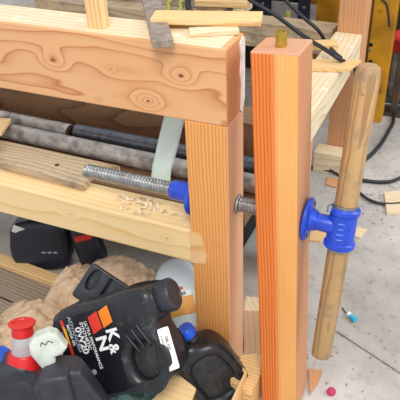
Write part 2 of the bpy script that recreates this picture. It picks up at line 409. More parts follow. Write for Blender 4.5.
# ------------------------------------------------------------------ things on the lower shelf
def barthing(name, a, b, r, mat, label, cat, endmat=None):
    t = thing(name, a, label, cat); a = V(a); b = V(b)
    rod('bar', a, b, r, mat, t)
    e = lathe('cut_end', [(0,0),(0,r*.93),(.0015,r*.9),(.0015,0)], frame(b, b-a), endmat or M['end'], t); e['label'] = 'dark sawn end face'
    return t
z0 = .452
pB = barthing('steel_bar', (-.548,.262,z0+.0235), (.045,.262,z0+.0235), .0225, M['darkbar'], 'dark shiny steel pipe farthest back on the lower shelf, passing behind the tape strip', 'pipe')
pA = barthing('steel_bar', (-1.2,.262,z0+.0235), (-.562,.252,z0+.0235), .0225, M['bar'], 'grey steel bar at upper left of shelf, its round brown end showing', 'steel bar', plain('rust_end', (78,54,40), .8))
pC = barthing('steel_bar', (-1.15,.205,z0+.0235), (.03,.188,z0+.0235), .0225, M['bar'], 'long dull grey steel bar lying nearest the threaded rod', 'steel bar')
# plywood plate
def poly_board(name, pts, z, t, mat, parent=None, bev=.0015):
    c = sum((V(p[:2]).to_3d() for p in pts), V())/len(pts); bm = bmesh.new()
    f = bm.faces.new([bm.verts.new((p[0]-c.x, p[1]-c.y, 0)) for p in pts]); r = bmesh.ops.extrude_face_region(bm, geom=[f])
    bmesh.ops.translate(bm, vec=(0,0,t), verts=[v for v in r['geom'] if isinstance(v, bmesh.types.BMVert)])
    bmesh.ops.bevel(bm, geom=bm.edges[:], offset=bev, segments=2, affect='EDGES')
    return link(name, bm_me(name, bm), mat, parent, Matrix.Translation((c.x, c.y, z)))
zt = z0+.017
P1 = at(84,186,'z',zt); P2 = at(88,170,'z',zt); P0 = at(0,164,'z',zt); P3 = at(0,140,'z',zt)
ply = poly_board('plywood_scrap', [(P0.x-.25, P0.y+.028), (P0.x,P0.y), (P1.x,P1.y), (P1.x-.002,P1.y+.02), (P2.x+.012, P2.y+.024), (-.352,.158), (-1.0,.165)], z0+.0005, .0165, M['ply'])
tag(ply, 'dirty plywood scrap lying on the lower rail left of the threaded rod', 'plywood')
kh = lathe('knot_hole', [(0,0),(0,.006),(.0006,.006),(.0006,0)], frame(at(57,165,'z',zt), (0,0,1), None, (0,-1,0)), M['end'], ply, 14)
q = at(4,131,'z',z0+.058)
sb = box('wood_scrap', (.16,.08,.012), frame((q.x-.09,q.y+.0,z0+.054), (.93,.32,0)), M['pine2']); tag(sb, 'small tan wood scrap on the bars at the left picture edge', 'wood scrap')

# tape strip hanging from beam
A0 = V((-.165,.095,.74)); 
def tapefn(u, v):
    path = [(0,V((-.150,.093,.735))), (.12,V((-.156,.098,.68))), (.6,V((-.198,.103,.545))), (.68,V((-.203,.101,.53))), (1,V((-.207,.0925,.480)))]
    for (a, p), (b, q) in zip(path, path[1:]):
        if a <= v <= b: p = p.lerp(q, (v-a)/(b-a)); break
    return p + V((.0235,0.002,-.0))*(u*2-1) + V((0,.0015*math.sin(v*11+u*3),0))
tp = sheet('tape_strip', 6, 30, tapefn, M['tape'], thick=.0012, origin=A0); tag(tp, 'pale grey-green tape strip hanging from the beam over the bars', 'tape')
# shavings on rail
sh = thing('wood_shavings', (-.23,.05,z0), 'curled pale wood shavings on the lower rail under the threaded rod', 'shavings')
sh['kind'] = 'stuff'
random.seed(5); bm = bmesh.new()
for i in range(46):
    c = V((-.235+random.gauss(0,.05), random.uniform(.012,.075), z0+.001)); a = random.uniform(0,6.28); R = random.uniform(.004,.011); w = random.uniform(.002,.004); prev = None
    for k in range(9):
        t = k/8*random.uniform(2.5,3.2); p = c + V((math.cos(a),math.sin(a),0))*R*math.cos(t) + V((0,0,1))*R*.6*abs(math.sin(t)); s = V((-math.sin(a),math.cos(a),.1))*w
        cur = (bm.verts.new(p-s), bm.verts.new(p+s))
        if prev: bm.faces.new((prev[0], prev[1], cur[1], cur[0]))
        prev = cur
bpy.data.objects.remove(sh)
bmesh.ops.translate(bm, verts=bm.verts[:], vec=(.235,-.045,-z0)); bmesh.ops.solidify(bm, geom=bm.faces[:], thickness=.0004)
sh = link('wood_shavings', bm_me('wood_shavings', bm), M['cream'], None, Matrix.Translation((-.235,.045,z0)))
tag(sh, 'curled pale wood shavings on the lower rail under the threaded rod', 'shavings', kind='stuff')

# ------------------------------------------------------------------ things on the top beam
zt = .8712
q = at(95,29,'z',zt)
st = box('pine_stick', (.32,.034,.024), frame((q.x-.002,q.y+.014,zt+.16), (-.015,0,1), None, (0,-1,0)), M['pine2'], None, .001); tag(st, 'square pale pine stick standing upright on the top beam', 'stick')
a = V((-.106,-.029,zt+.0075)); b = a+ (V((-.262,.217,zt+.0075))-a)*1.45
d = (b-a).normalized()
bm = bmesh.new(); bm_box(bm, (0,0,0), ((b-a).length,.037,.014), .0015)
rl = link('metal_bar', bm_me('metal_bar', bm), M['ruler'], None, frame((a+b)/2, d)); tag(rl, 'worn flat grey metal bar lying across the top beam', 'metal bar')
a_ = math.radians(15); pb = box('pine_board', (.205,.05,.012), frame((-.078,.098,zt+.0150), (math.cos(a_), math.sin(a_), 0)), M['pine2'], None, .0012)
tag(pb, 'thin tan board lying along the back edge of the top beam', 'board')
pk = box('wood_scrap', (.09,.03,.008), frame((-.050,.065,zt+.0045), (.9,.45,0)), M['cream'], None, .001); tag(pk, 'short pale scrap under the thin board near the beam end', 'wood scrap')

# ------------------------------------------------------------------ rear frame with tall post
rf = thing('timber_frame', (0,.8,0), 'low timber frame behind the vise with a tall pinkish corner post', 'timber frame')
beam('side_rail', -.05, .04, .43, 1.1, .432, .521, M['cream'], rf, 'y')['label'] = 'pale side rail'
beam('back_rail', -1.3, -.06, 1.105, 1.19, .43, .52, M['ply'], rf, 'x')
beam('corner_post', -.045, .045, 1.10, 1.19, 0.0, 1.45, M['pink'], rf, 'z')['label'] = 'tall pinkish corner post'
beam('leg', -.05, .04, .43, .519, 0, .43, M['pink'], rf, 'z')
beam('leg', -1.3, -1.21, 1.105, 1.19, 0, .43, M['pink'], rf, 'z')
beam('leg', -1.3, -1.21, 1.7, 1.79, 0, .50, M['pink'], rf, 'z')
beam('foot_block', -.075, .035, 1.03, 1.098, 0, .085, M['cream'], rf, 'x')['label'] = 'pale block at the foot of the post'
beam('shelf_board', -1.9, -.48, 1.2, 1.45, .50, .52, M['grey'], rf, 'x'); beam('shelf_board', -1.9, -.48, 1.46, 1.8, .50, .52, M['grey'], rf, 'x')
wd = at(312,72,'z',.525); we = at(361,69,'z',.525); wf = at(350,81,'z',.525); wg = at(312,77,'z',.525)
th = poly_board('pine_offcut', [(-.10,.80),(-.075,.735),(.068,.775),(.088,.86)], .5215, .011, M['pine2']); tag(th, 'thin pointed pine offcut lying across the rear side rail', 'offcut')
th2 = box('wood_scrap', (.14,.05,.018), frame((-.075,.93,.531), (.9,.4,0)), M['pine2']); tag(th2, 'pale wood scrap behind the pointed offcut', 'wood scrap')
# scraps on the rear shelf
random.seed(11)
G = 'scrap boards on the rear shelf'
scr = [((-1.32,1.24),.62,.06,.02,20,'brown','dark brown board scrap at far left of rear shelf'), ((-1.02,1.26),.30,.05,.025,-28,'pink','tilted pinkish scrap near upright pine stick'),
       ((-.78,1.30),.34,.07,.02,24,'pink','pinkish board scrap between the pine stick and metal bar'), ((-.92,1.46),.4,.08,.02,6,'grey','greyish board scrap lying flat behind pine stick'),
       ((-.50,1.20),.20,.075,.022,8,'pine2','wide pine board scrap topmost of stack left of brass peg'), ((-.50,1.22),.19,.08,.02,-3,'cream','cream board scrap at bottom of stack left of brass peg')]
for (x, y), L, w, t, an, mt, lb in scr:
    z = .52 + t/2 + (.021 if 'topmost' in lb else 0) + (.0205 if 'tilted' in lb else 0)
    a = math.radians(an); o = box('board_scrap', (L,w,t), frame((x,y,z), (math.cos(a), math.sin(a), 0)), M[mt]); tag(o, lb, 'scrap wood', G)
o = box('wood_scrap', (.5,.09,.02), frame((-1.1,1.6,.531), (1,.1,0)), M['brown']); tag(o, 'dark plank on far side of the rear shelf', 'scrap wood', G)
cl = tube('hose', [at(186,0,'z',.56)+V((-.05,.15,0)), at(188,6,'z',.53), at(196,14,'z',.53), at(212,16,'z',.53), at(228,11,'z',.53), at(236,0,'z',.56)], .010, M['rubber']); tag(cl, 'black cable loop lying on the rear shelf above the thin board', 'cable')
for i, x in enumerate((166, 178)):
    c = tube('cord', [at(x,14,'z',.545), at(x+3,8,'z',.55), at(x+2,3,'z',.545), at(x+7,-3,'z',.55), at(x+8,-10,'z',.545)], .006, M['ropey'], None, 8); tag(c, ('left' if i == 0 else 'right')+' yellow-green cord end beyond the metal bar', 'cord', 'yellow-green cords')

# ------------------------------------------------------------------ hoses over the rear rail
tag(tube('hose', [at(238,-12,'y',.9), at(250,0,'y',.92), at(275,15,'y',.93), at(305,37,'y',.93), at(326,50,'z',.56), at(341,60,'z',.54), at(353,66,'x',.05), at(356,78,'x',.055), at(353,105,'x',.06), at(350,140,'x',.065), at(346,168,'z',.02), at(338,172,'z',.012), at(318,168,'z',.012)], .0065, M['rubber']), 'black cable crossing the picture and dropping down beside the corner post', 'cable')
tag(tube('hose', [at(283,-5,'y',1.0), at(288,3,'y',1.0), at(303,17,'y',1.0), at(318,30,'y',1.0), at(325,41,'y',1.04), at(334,52,'z',.538), at(341,58,'z',.536)], .006, M['rubber']), 'thin black cable hanging over the rear rail beside the post', 'cable')
tag(tube('hose', [V((.42,2.2,.01)), at(404,105,'z',.01), at(392,125,'z',.01), at(380,145,'z',.01), at(364,160,'z',.01), at(345,165,'z',.01), at(325,160,'z',.01)], .0075, M['rubber']), 'black hose on the floor curving from the right edge toward the post', 'hose')
tag(tube('hose', [at(300,168,'z',.009), at(322,168,'z',.009), at(345,174,'z',.009), at(362,180,'z',.009), at(385,182,'z',.009), at(400,178,'z',.009), at(425,165,'z',.009)], .0065, M['rubber']), 'black hose on the floor just behind the wooden handle', 'hose')
tag(tube('hose', [at(330,170,'z',.022), at(342,178,'z',.016), at(356,190,'z',.008), at(372,201,'z',.008), at(392,204,'z',.008), at(420,200,'z',.008)], .005, M['rubber']), 'thin black cable on the floor beside the pale board at the right edge', 'cable')

# ------------------------------------------------------------------ background steel
yr = thing('steel_upright', (.05,1.5,0), 'yellow steel upright with round holes behind the corner post', 'steel upright')
bm = bmesh.new()
bm_box(bm, (0,0,.7), (.085,.006,1.4), .001); bm_box(bm, (-.040,.03,.7), (.006,.06,1.4), .001); bm_box(bm, (.040,.03,.7), (.006,.06,1.4), .001)
link('channel', bm_me('channel', bm), M['yellow'], yr, Matrix.Translation((.048,1.5,.001)))
for py in (45, 62, 80):
    q = at(370+ (80-py)*.02,py,'y',1.495)
    lathe('hole', [(0,0),(0,.009),(.0008,.009),(.0008,0)], frame((q.x, 1.4968, q.z), (0,-1,0)), M['dark'], yr, 16)
    lathe('bolt', [(0,0),(0,.007),(.004,.006),(.004,0)], frame((q.x, 1.4968, q.z-.022), (0,-1,0)), M['steel'], yr, 10)
tube('bent_rod', [(.03,1.49,.52),(.055,1.488,.5),(.075,1.49,.42)], .004, M['end'], yr)
gp = thing('steel_post', (.11,1.55,0), 'dark grey steel post right of the yellow upright', 'steel post')
bm = bmesh.new(); bm_box(bm, (0,0,.7), (.028,.05,1.4), .002); link('post', bm_me('post', bm), M['post'], gp, Matrix.Translation((.125,1.62,0.001)))
bm = bmesh.new(); bm_box(bm, (0,0,.004), (.09,.10,.008), .001); link('base_plate', bm_me('base_plate', bm), M['post'], gp, Matrix.Translation((.125,1.62,.001)))
yc = thing('yellow_cabinet', (-.15,1.95,0), 'brownish yellow steel cabinet panel left of the corner post', 'cabinet')
bm = bmesh.new(); bm_box(bm, (0,0,.6), (.42,.35,1.2), .006); link('cabinet_body', bm_me('cabinet_body', bm), plain('ochre_paint', (160,106,26), .55, 0., .25, 7., .1, (96,60,20)), yc, Matrix.Translation((-.16,1.95,.001)))
bm = bmesh.new(); bm_box(bm, (0,0,.0), (.17,.008,.30), .002); link('door', bm_me('door', bm), M['yellow'], yc, Matrix.Translation((-.20,1.769,.38)))
def rack(x, y, lb):
    t = thing('rack_post', (x,y,0), lb, 'rack post')
    bm = bmesh.new(); bm_box(bm, (0,0,.65), (.05,.004,1.3), .001); bm_box(bm, (-.024,.02,.65), (.004,.04,1.3), .001)
    link('post', bm_me('post', bm), M['navy'], t, Matrix.Translation((x,y,.001)))
    for k in range(8): lathe('hole', [(0,0),(0,.006),(.0008,.006),(.0008,0)], frame((x, y-.0022, .28+.06*k), (0,-1,0)), M['steel'], t, 10)
rack(-.445,1.50,'navy steel rack post with holes behind the brass peg, left one')
rack(-.27,1.50,'navy steel rack post nearer the ochre cabinet')
bk = thing('tool_case', (-.62,2.0,0), 'large black tool case standing behind the rear shelf', 'tool case')
bm = bmesh.new(); bm_box(bm, (0,0,.3), (.75,.4,.6), .03, 3); link('case_body', bm_me('case_body', bm), plain('black_case', (26,26,30), .6), bk, Matrix.Translation((-.77,2.05,.001)))
bm = bmesh.new(); bm_box(bm, (0,0,0), (.2,.03,.03), .01, 3); link('handle', bm_me('handle', bm), M['navy'], bk, Matrix.Translation((-.62,1.84,.42)))
bt = thing('spray_bottle', at(287,40,'z',.0).xyz, 'small cream bottle with green cap behind the brass peg', 'bottle'); q = at(285,34,'y',1.38)
bt.location = (q.x, 1.38, 0)
# it stands on a small crate
cr = box('storage_crate', (.16,.14,q.z), Matrix.Translation((q.x,1.40,q.z/2+.001)), M['post'], None, .006); tag(cr, 'dark crate standing behind the rear rail under a small bottle', 'crate')
bt.location = (q.x,1.38,q.z+.001)
lathe('bottle_body', [(0,0),(0,.018),(.004,.02),(.05,.02),(.06,.012),(.07,.009),(.07,0)], frame((q.x,1.38,q.z+.001), (.1,0,1), None, (0,-1,0)), plain('cream_bottle', (226,214,150), .4), bt)
lathe('cap', [(0,0),(0,.011),(.02,.010),(.02,0)], frame((q.x+.007,1.38,q.z+.071), (.1,0,1), None, (0,-1,0)), plain('olive_cap', (150,150,60), .4), bt)
q = at(304,10,'y',1.55)
og = box('orange_level', (.03,.03,.34), Matrix.Translation((q.x,1.56,q.z-.04)), M['orange'], None, .004)
og.location.z = .17+.0; og.scale.z = 1.9; og.location.z = .3231; tag(og, 'upright orange tool leaning between the rack post and cabinet', 'tool')
wb2 = box('grey_panel', (.2,.01,.42), Matrix.Translation((-.36,1.66,.212)), plain('grey_panel', (150,148,146), .7), None, .002); tag(wb2, 'grey sheet standing behind the rack posts', 'panel')
# right edge: cardboard, red and white machine parts
cbx = thing('cardboard_box', (.36,2.05,0), 'brown cardboard box in the shade behind the steel post', 'box')
bm = bmesh.new(); bm_box(bm, (0,0,.2), (.5,.3,.5), .004); link('box_body', bm_me('box_body', bm), M['cardboard'], cbx, Matrix.Translation((.36,2.05,.051)))
bm = bmesh.new(); bm_box(bm, (0,0,0), (.48,.05,.004), .001); link('packing_tape', bm_me('packing_tape', bm), plain('brown_tape', (120,84,54), .4), cbx, Matrix.Translation((.36,2.05,.504)))
sk = at(400,60,'z',0.)
ms = thing('floor_jack', (.26,1.62,0), 'red and grey floor jack standing at the right picture edge', 'jack')
q1 = at(401,47,'y',1.75)
lathe('jack_head', [(0,0),(0,.035),(.01,.045),(.07,.045),(.08,.035),(.08,0)], frame((q1.x,1.75,q1.z-.01), (.1,-.3,1), None, (0,-1,0)), M['red'], ms)
lathe('jack_column', [(0,0),(0,.03),(.01,.034),(q1.z-.04,.034),(q1.z-.02,.03),(q1.z-.02,0)], frame((q1.x+.005,1.76,.01), (0,0,1), None, (0,-1,0)), M['bar'], ms)
bm = bmesh.new(); bm_box(bm, (0,0,.01), (.12,.16,.02), .004); link('base_plate', bm_me('base_plate', bm), M['post'], ms, Matrix.Translation((q1.x+.005,1.78,.001)))
q = at(396,10,'y',2.0)
wbx = thing('parts_bin', (.25,2.3,0), 'stack of pale blue-grey parts bins far behind the floor jack', 'bin')
for k in range(3):
    bm = bmesh.new(); bm_box(bm, (0,0,.07), (.24,.3,.13), .01); link('bin', bm_me('bin', bm), [M['post'],M['cardboard'],plain('pale_bin', (170,182,196), .5)][k], wbx, Matrix.Translation((.42,2.42,.001+.135*k)))
wl2 = box('storage_crate', (1.0,.4,.5), Matrix.Translation((-.9,2.75,.251)), M['cardboard'], None, .01); tag(wl2, 'brown crate far back beyond the black tool case', 'crate')
dk = box('storage_crate', (1.1,.5,.45), Matrix.Translation((.0,3.3,.226)), plain('dark_crate', (70,54,44), .8), None, .01); tag(dk, 'dark brown crate farthest back behind the cardboard box', 'crate')

# ------------------------------------------------------------------ floor bits
def fpoly(name, px, t, mat, lb, cat, z=.0005, group=None):
    o = poly_board(name, [tuple(at(*p,'z',z+t)[:2]) for p in px], z, t, mat, None, .0008); tag(o, lb, cat, group); return o
fpoly('plywood_offcut', [(387,213),(384,192),(402,190),(412,212)], .01, M['cream'], 'pale board lying on the concrete at the right edge', 'board')
fpoly('wood_chip', [(310,394),(308,368),(323,370),(318,383)], .006, M['pink'], 'pinkish wood chip on the floor right of the chop foot', 'wood chip')
fpoly('wood_chip', [(309,240),(311,229),(326,233),(320,241)], .006, M['pine2'], 'pale wood chip on the floor just left of the pipe tee', 'wood chip')
fpoly('wood_chip', [(326,184),(328,176),(340,180),(336,187)], .006, M['pink'], 'brown wood chip on the floor below the post foot block', 'wood chip')
fpoly('wood_chip', [(349,233),(355,226),(368,229),(360,238)], .004, M['cream'], 'pale flake on the floor right of the pipe tee', 'wood chip')
q = at(331,391,'z',.006)
o = lathe('bottle_cap', [(0,0),(0,.010),(.003,.011),(.009,.0105),(.011,.008),(.011,0)], frame((q.x,q.y,.001), (0.25,-.3,1), None, (0,-1,0)), plain('magenta_plastic', (176,40,88), .4)); tag(o, 'small magenta cap on the floor near the chop foot', 'cap')
q = at(353,319,'z',.008)
o = thing('wire_connector', (q.x,q.y,0), 'small blue and white wire connector on the concrete', 'connector')
lathe('shell', [(0,0),(0,.006),(.014,.009),(.02,.008),(.02,0)], frame((q.x-.009,q.y+.009,.009), (.8,-.6,0)), M['cyan'], o, 16)
lathe('collar', [(0,0),(0,.007),(.010,.007),(.010,0)], frame((q.x-.017,q.y+.015,.009), (.8,-.6,0)), M['whitep'], o, 16)
tube('wire_tail', [(q.x-.017,q.y+.015,.007),(q.x-.027,q.y+.024,.003),(q.x-.038,q.y+.038,.003)], .0016, M['rubber'], o, 8)
a = at(336,331,'z',.002); b = at(402,374,'z',.002)
tag(rod('wire_rod', a, b, .0018, M['steel'], None, .0004, 10), 'thin straight wire lying on the concrete', 'wire')
random.seed(21)
# many fine crumbs of sawdust and shavings
bm = bmesh.new()
for i in range(420):
    if i % 3: x, y = random.uniform(.1,.55), random.uniform(-.1,1.3)
    else: x, y = random.gauss(.22,.12), random.gauss(1.02,.12)
    s = random.uniform(.001,.0045); a = random.uniform(0,6.28)
    r = bmesh.ops.create_cube(bm, size=1)
    for v in r['verts']:
        p = V((v.co.x*s*random.uniform(.8,2.4), v.co.y*s, (v.co.z+.5)*s*.35+.0003)); p.rotate(Matrix.Rotation(a,3,'Z')); v.co = p+V((x,y,0))
cb = link('sawdust_crumbs', bm_me('sawdust_crumbs', bm), plain('sawdust', (168,144,120), .8, 0., .3, 4.), None, Matrix()); tag(cb, 'scattered sawdust and wood crumbs on the concrete', 'sawdust', kind='stuff')

# blocks between leg and chop
bl = box('wood_block', (.16,.045,.05), frame(at(246,352,'z',.10)+V((-.004,.02,-.02)), (0,0,1), None, (.3,-1,0)), M['cream'], None, .002)
bl.location = V((.012,.125,.081)); tag(bl, 'pale wood block standing right behind the bench leg', 'wood block')
bm = bmesh.new(); zz = .11
base = [at(240,374,'z',zz), at(262,352,'z',zz), at(264,400,'z',zz), at(243,394,'z',zz)]
wk = poly_board('wood_block', [(.024,-.07),(.085,-.095),(.086,-.02),(.06,.03),(.024,.01)], .0005, .10, M['pine2'], None, .003); tag(wk, 'chunky pale wood block on the floor between the leg and chop', 'wood block')

# ------------------------------------------------------------------ jugs
def mw_cam(px, py, depth, a_img, tilt):
    """pose of an object seen at a picture point: its up direction a_img (right, up), leaning tilt degrees toward the viewer"""
    ai = (CR*a_img[0]+CU*a_img[1]).normalized(); t = math.radians(tilt)
    A = ai*math.cos(t) - cf*math.sin(t); Nn = -ai*math.sin(t) - cf*math.cos(t); Wd = A.cross(Nn)
    mm = Matrix((Wd, A, Nn)).transposed().to_4x4(); mm.translation = atd(px, py, depth); return mm
MW = Matrix
# --- big oil jug with label
J = mw_cam(123, 341, 1.375, (.94,.34), 24) @ Matrix.Diagonal((1.08,1,1,1))
jg = thing('oil_jug', J.translation, 'large black motor oil jug lying on its back, K&N label facing up', 'jug')
ol = [(-.086,-.135),(0,-.138),(.086,-.135),(.098,-.120),(.1,-.03),(.1,.05),(.096,.092),(.075,.118),(.045,.126),(.01,.122),(-.02,.118),(-.034,.128),(-.06,.134),(-.09,.128),(-.099,.105),(-.1,.0),(-.098,-.12)]
hole = ell(.046,.066,.040,.034)
D = .10
a = plate('jug_body', [ol, hole], D, .022, J, M['blackpl'], jg)
b = plate('tmp', [ell(.052,.062,.038,.045)], D*.62, .006, J, M['blackpl'], None)
rc = plate('handle_recess', [ell(.046,.066,.043,.037)], D*.66, .012, J, M['recess'], jg); rc['label'] = 'dusty recess behind the grip'
bpy.data.objects.remove(b)
# ridges between neck and recess
for k, (x, y, an, L) in enumerate([(-.012,.088,20,.05), (-.006,.072,20,.05), (.0,.056,24,.045), (.03,.108,-8,.05)]):
    bm = bmesh.new(); bm_box(bm, (0,0,0), (L,.006,.008), .0028, 3)
    r_ = link('rib', bm_me('rib', bm), M['blackpl'], jg, J @ Matrix.Translation((x,y,D/2-.001)) @ Matrix.Rotation(math.radians(an),4,'Z'), True)
# waist groove lines left of logo
for x, L in ():
    bm = bmesh.new(); bm_box(bm, (0,0,0), (L,.010,.006), .003, 3); link('rib', bm_me('rib', bm), M['blackpl'], jg, J @ Matrix.Translation((x,.022,D/2-.001)), True)
nk = J @ Matrix.Translation((-.064,.109,.0)) @ Matrix.Rotation(math.radians(90),4,'Z')
lathe('neck', [(0,.0),(0,.034),(.012,.026),(.03,.024),(.03,0)], nk, M['blackpl'], jg)
cp = [(0,0),(0,.0305),(.003,.0325),(.030,.0315),(.033,.029),(.033,.024),(.031,.023),(.031,0)]
cap = lathe('cap', cp, nk @ Matrix.Translation((.022,0,0)), M['blackpl2'], jg, 40); cap['label'] = 'round black screw cap'
for k in range(24):
    t = 2*math.pi*k/24; bm = bmesh.new(); bm_box(bm, (0,0,0), (.024,.0024,.0024), .0006)
    link('grip_rib', bm_me('grip_rib', bm), M['blackpl2'], cap, nk @ Matrix.Translation((.022,0,0)) @ Matrix.Rotation(t,4,'X') @ Matrix.Translation((.016,.0322,0)))
# label print, raised a hair above the body
zf = D/2+.0006
lab = plate('front_label', [[(-.085,-.120),(-.078,-.128),(.080,-.128),(.088,-.120),(.088,.000),(.080,.010),(.012,.016),(.004,.036),(-.080,.036),(-.086,.030)]], .0012, .0003, J, plain('black_label', (24,24,30), .3, 0., .08), jg, False, D/2); lab['label'] = 'glossy black printed front label'
zf = D/2+.0008
JL = J; J = J @ Matrix.Translation((-.006,.017,0)) @ Matrix.Diagonal((.94,1.02,1,1))
def par(name, x0, x1, y0, y1, sh, mat, z=zf): 
    return plate(name, [[(x0,y0),(x1,y0+0),(x1+sh,y1),(x0+sh,y1)]], .0006, .0001, J, mat, lab, False, z)
par('orange_mark', -.078,-.041,-.016,.010,-.008, M['orange'])
par('red_mark', -.072,-.034,-.046,-.020,-.008, M['redp'])
text('logo_letter', 'K', .038, J, M['whitep'], lab, (-.024,-.002,zf), .0003, .0012, 1.05, -.0)
text('logo_letter', '&', .034, J, M['whitep'], lab, (.006,-.010,zf), .0003, .0009, 1.)
text('logo_letter', 'N', .038, J, M['whitep'], lab, (-.010,-.033,zf), .0003, .0012, 1.15)
text('label_text', 'ULTRA PERFORMANCE', .0105, J, M['whitep'], lab, (-.012,-.057,zf), .0003, .0001, 1.)
text('label_text', 'SYNTHETIC', .011, J, M['whitep'], lab, (-.035,-.068,zf), .0003, .0002, 1.1)
text('label_text', '0W20', .020, J, M['whitep'], lab, (-.028,-.081,zf), .0003, .0005, 1.2)
text('label_text', 'ADVANCED', .012, J, M['greyp'], lab, (-.045,-.0935,zf), .0003, .0003, 1.25)
text('label_text', 'MOTOR OIL', .009, J, M['whitep'], lab, (-.045,-.1035,zf), .0003, .0002, 1.)
plate('stripe', [[(-.083,-.119),(-.02,-.119),(.06,-.1235),(.06,-.115),(-.02,-.112),(-.083,-.112)]], .0006, .0001, J, M['redp'], lab, False, zf)
plate('stripe', [[(-.070,-.117),(-.030,-.118),(-.025,-.1125),(-.060,-.111)]], .0006, .0001, J, M['yellowp'], lab, False, zf+.0004)
text('label_text', 'MOTOR OIL', .006, J, M['greyp'], lab, (-.04,-.1245,zf), .0003, .0001, 1.)
plate('seal_mark', [ell(.045,-.078,.006,.006)], .0006, .0001, J, M['greyp'], lab, True, zf)
plate('seal_mark', [rrect(.066,-.084,.078,-.078,.001)], .0006, .0001, J, M['greyp'], lab, False, zf)
J = JL
# white sticker on the grip
stm = J @ Matrix.Translation((.030,.124,.034)) @ Matrix.Rotation(math.radians(-48),4,'X') @ Matrix.Rotation(math.radians(-4),4,'Z')
stk = plate('sticker', [rrect(-.041,-.013,.043,.013,.004)], .0012, .0003, stm, M['label'], jg, False); stk['label'] = 'white inspection sticker'
stm2 = stm @ Matrix.Translation((0,0,.0008))
text('sticker_text', 'OIL 123', .008, stm2, M['ink'], stk, (-.010,.002,0), .0002, .0002)
text('sticker_text', 'WARRANTY  USE', .005, stm2, M['ink'], stk, (-.008,-.008,0), .0002)

# --- second black jug with blue cap (leaning between leg and box)
J2 = mw_cam(209, 367, 1.46, (-.56,.83), 20) @ Matrix.Diagonal((.93,.95,1,1))
j2 = thing('oil_jug', J2.translation, 'black jug with bright blue cap leaning beside the bench leg', 'jug')
ol2 = [(-.055,-.095),(.0,-.10),(.05,-.098),(.068,-.08),(.072,-.02),(.068,.04),(.05,.072),(.02,.086),(.0,.10),(-.028,.10),(-.05,.078),(-.064,.04),(-.066,-.02),(-.066,-.08)]
inn = [(-.035,-.055),(.0,-.06),(.030,-.056),(.042,-.035),(.042,.015),(.034,.04),(.0,.052),(-.028,.045),(-.038,.02),(-.04,-.03)]
plate('jug_body', [ol2, inn], .09, .018, J2, M['blackpl'], j2)
inn2 = [(x*1.12, y*1.1) for x, y in inn]
plate('side_panel', [inn2], .062, .004, J2, M['recess'], j2)['label'] = 'dull recessed side panel'
n2 = J2 @ Matrix.Translation((.008,.094,0)) @ Matrix.Rotation(math.radians(90),4,'Z')
lathe('neck', [(0,0),(0,.022),(.02,.016),(.03,.016),(.03,0)], n2, M['blackpl'], j2)
lathe('cap', [(0,0),(0,.0215),(.003,.023),(.02,.0225),(.024,.02),(.024,0)], n2 @ Matrix.Translation((.012,0,0)), M['bluecap'], j2)['label'] = 'bright blue screw cap'

# --- two jugs in the left foreground
def slab_jug(name, px, py, depth, a_img, tilt, w, h, d, mat, lb, neckx=None):
    mm = mw_cam(px, py, depth, a_img, tilt); t = thing(name, mm.translation, lb, 'jug'); x = w/2; y = h/2
    o = [(-x*.9,-y),(x*.9,-y),(x,-y*.93),(x,y*.55),(x*.93,y*.72),(x*.45,y*.92),(x*.3,y),(-x*.3,y),(-x*.5,y*.93),(-x*.93,y*.78),(-x,y*.6),(-x,-y*.93)]
    plate('jug_body', [o], d, min(.016, d*.2), mm, mat, t)
    ip = [(-x*.72,-y*.85),(x*.72,-y*.85),(x*.75,-y*.8),(x*.75,y*.45),(x*.6,y*.6),(-x*.6,y*.6),(-x*.75,y*.45),(-x*.75,-y*.8)]
    plate('side_panel', [ip], .004, .0018, mm, mat, t, True, d/2)
    return t, mm
t1, m1 = slab_jug('oil_jug', 26, 392, 1.34, (.04,1.), 28, .112, .20, .08, M['blackpl2'], 'black jug at front left with red collar and clear pour spout')
ns = m1 @ Matrix.Translation((.006,.086,.0)) @ Matrix.Rotation(math.radians(90),4,'Z') 
up = V((0,0,1)); 
nb = ns.translation; sp = frame(nb, (CU*.97+CR*.0-cf*.25), None, -cf)
lathe('collar', [(-.012,0),(-.012,.032),(-.008,.036),(.012,.036),(.016,.033),(.020,.033),(.024,.030),(.024,0)], sp, M['red'], t1)['label'] = 'ribbed red collar'
lathe('clear_spout', [(.022,.0),(.022,.026),(.04,.0235),(.060,.0205),(.064,.018),(.064,0)], sp, M['clear'], t1)['label'] = 'translucent tapered spout'
lathe('spout_cap', [(.062,0),(.062,.021),(.064,.0225),(.084,.0215),(.086,.027),(.089,.0285),(.0905,.027),(.0905,.019),(.088,.0175),(.088,0)], sp, M['red'], t1)['label'] = 'red spout cap with flared rim'
t2, m2 = slab_jug('oil_jug', 73, 397, 1.28, (-.42,.91), 25, .105, .19, .065, M['blackpl2'], 'black jug at front left, its grip covered by a white label')
gm = mw_cam(58, 389, 1.23, (-.12,.99), 20)
gr = plate('grip', [rrect(-.030,-.075,.030,.045,.014)], .055, .012, gm, M['blackpl2'], t2, False); gr['label'] = 'thick square moulded grip'
lm = mw_cam(46, 345, 1.24, (-.5,.87), 18)
wl_ = plate('paper_label', [[(-.030,-.036),(-.032,.006),(-.022,.024),(-.004,.032),(.024,.026),(.034,.014),(.036,-.022),(.020,-.030),(.004,-.026),(-.004,-.05),(-.016,-.056)]], .034, .006, lm, plain('scuffed_label', (206,212,202), .6, 0., .12, 40.), t2, False); wl_['label'] = 'white wrapped label with handwriting'
tube('pen_stroke', [lm @ V((-.004,.010,.0175)), lm @ V((.002,.016,.0175)), lm @ V((.006,.008,.0175)), lm @ V((.014,.012,.0175)), lm @ V((.02,.004,.0175))], .0009, M['ink'], wl_, 6)
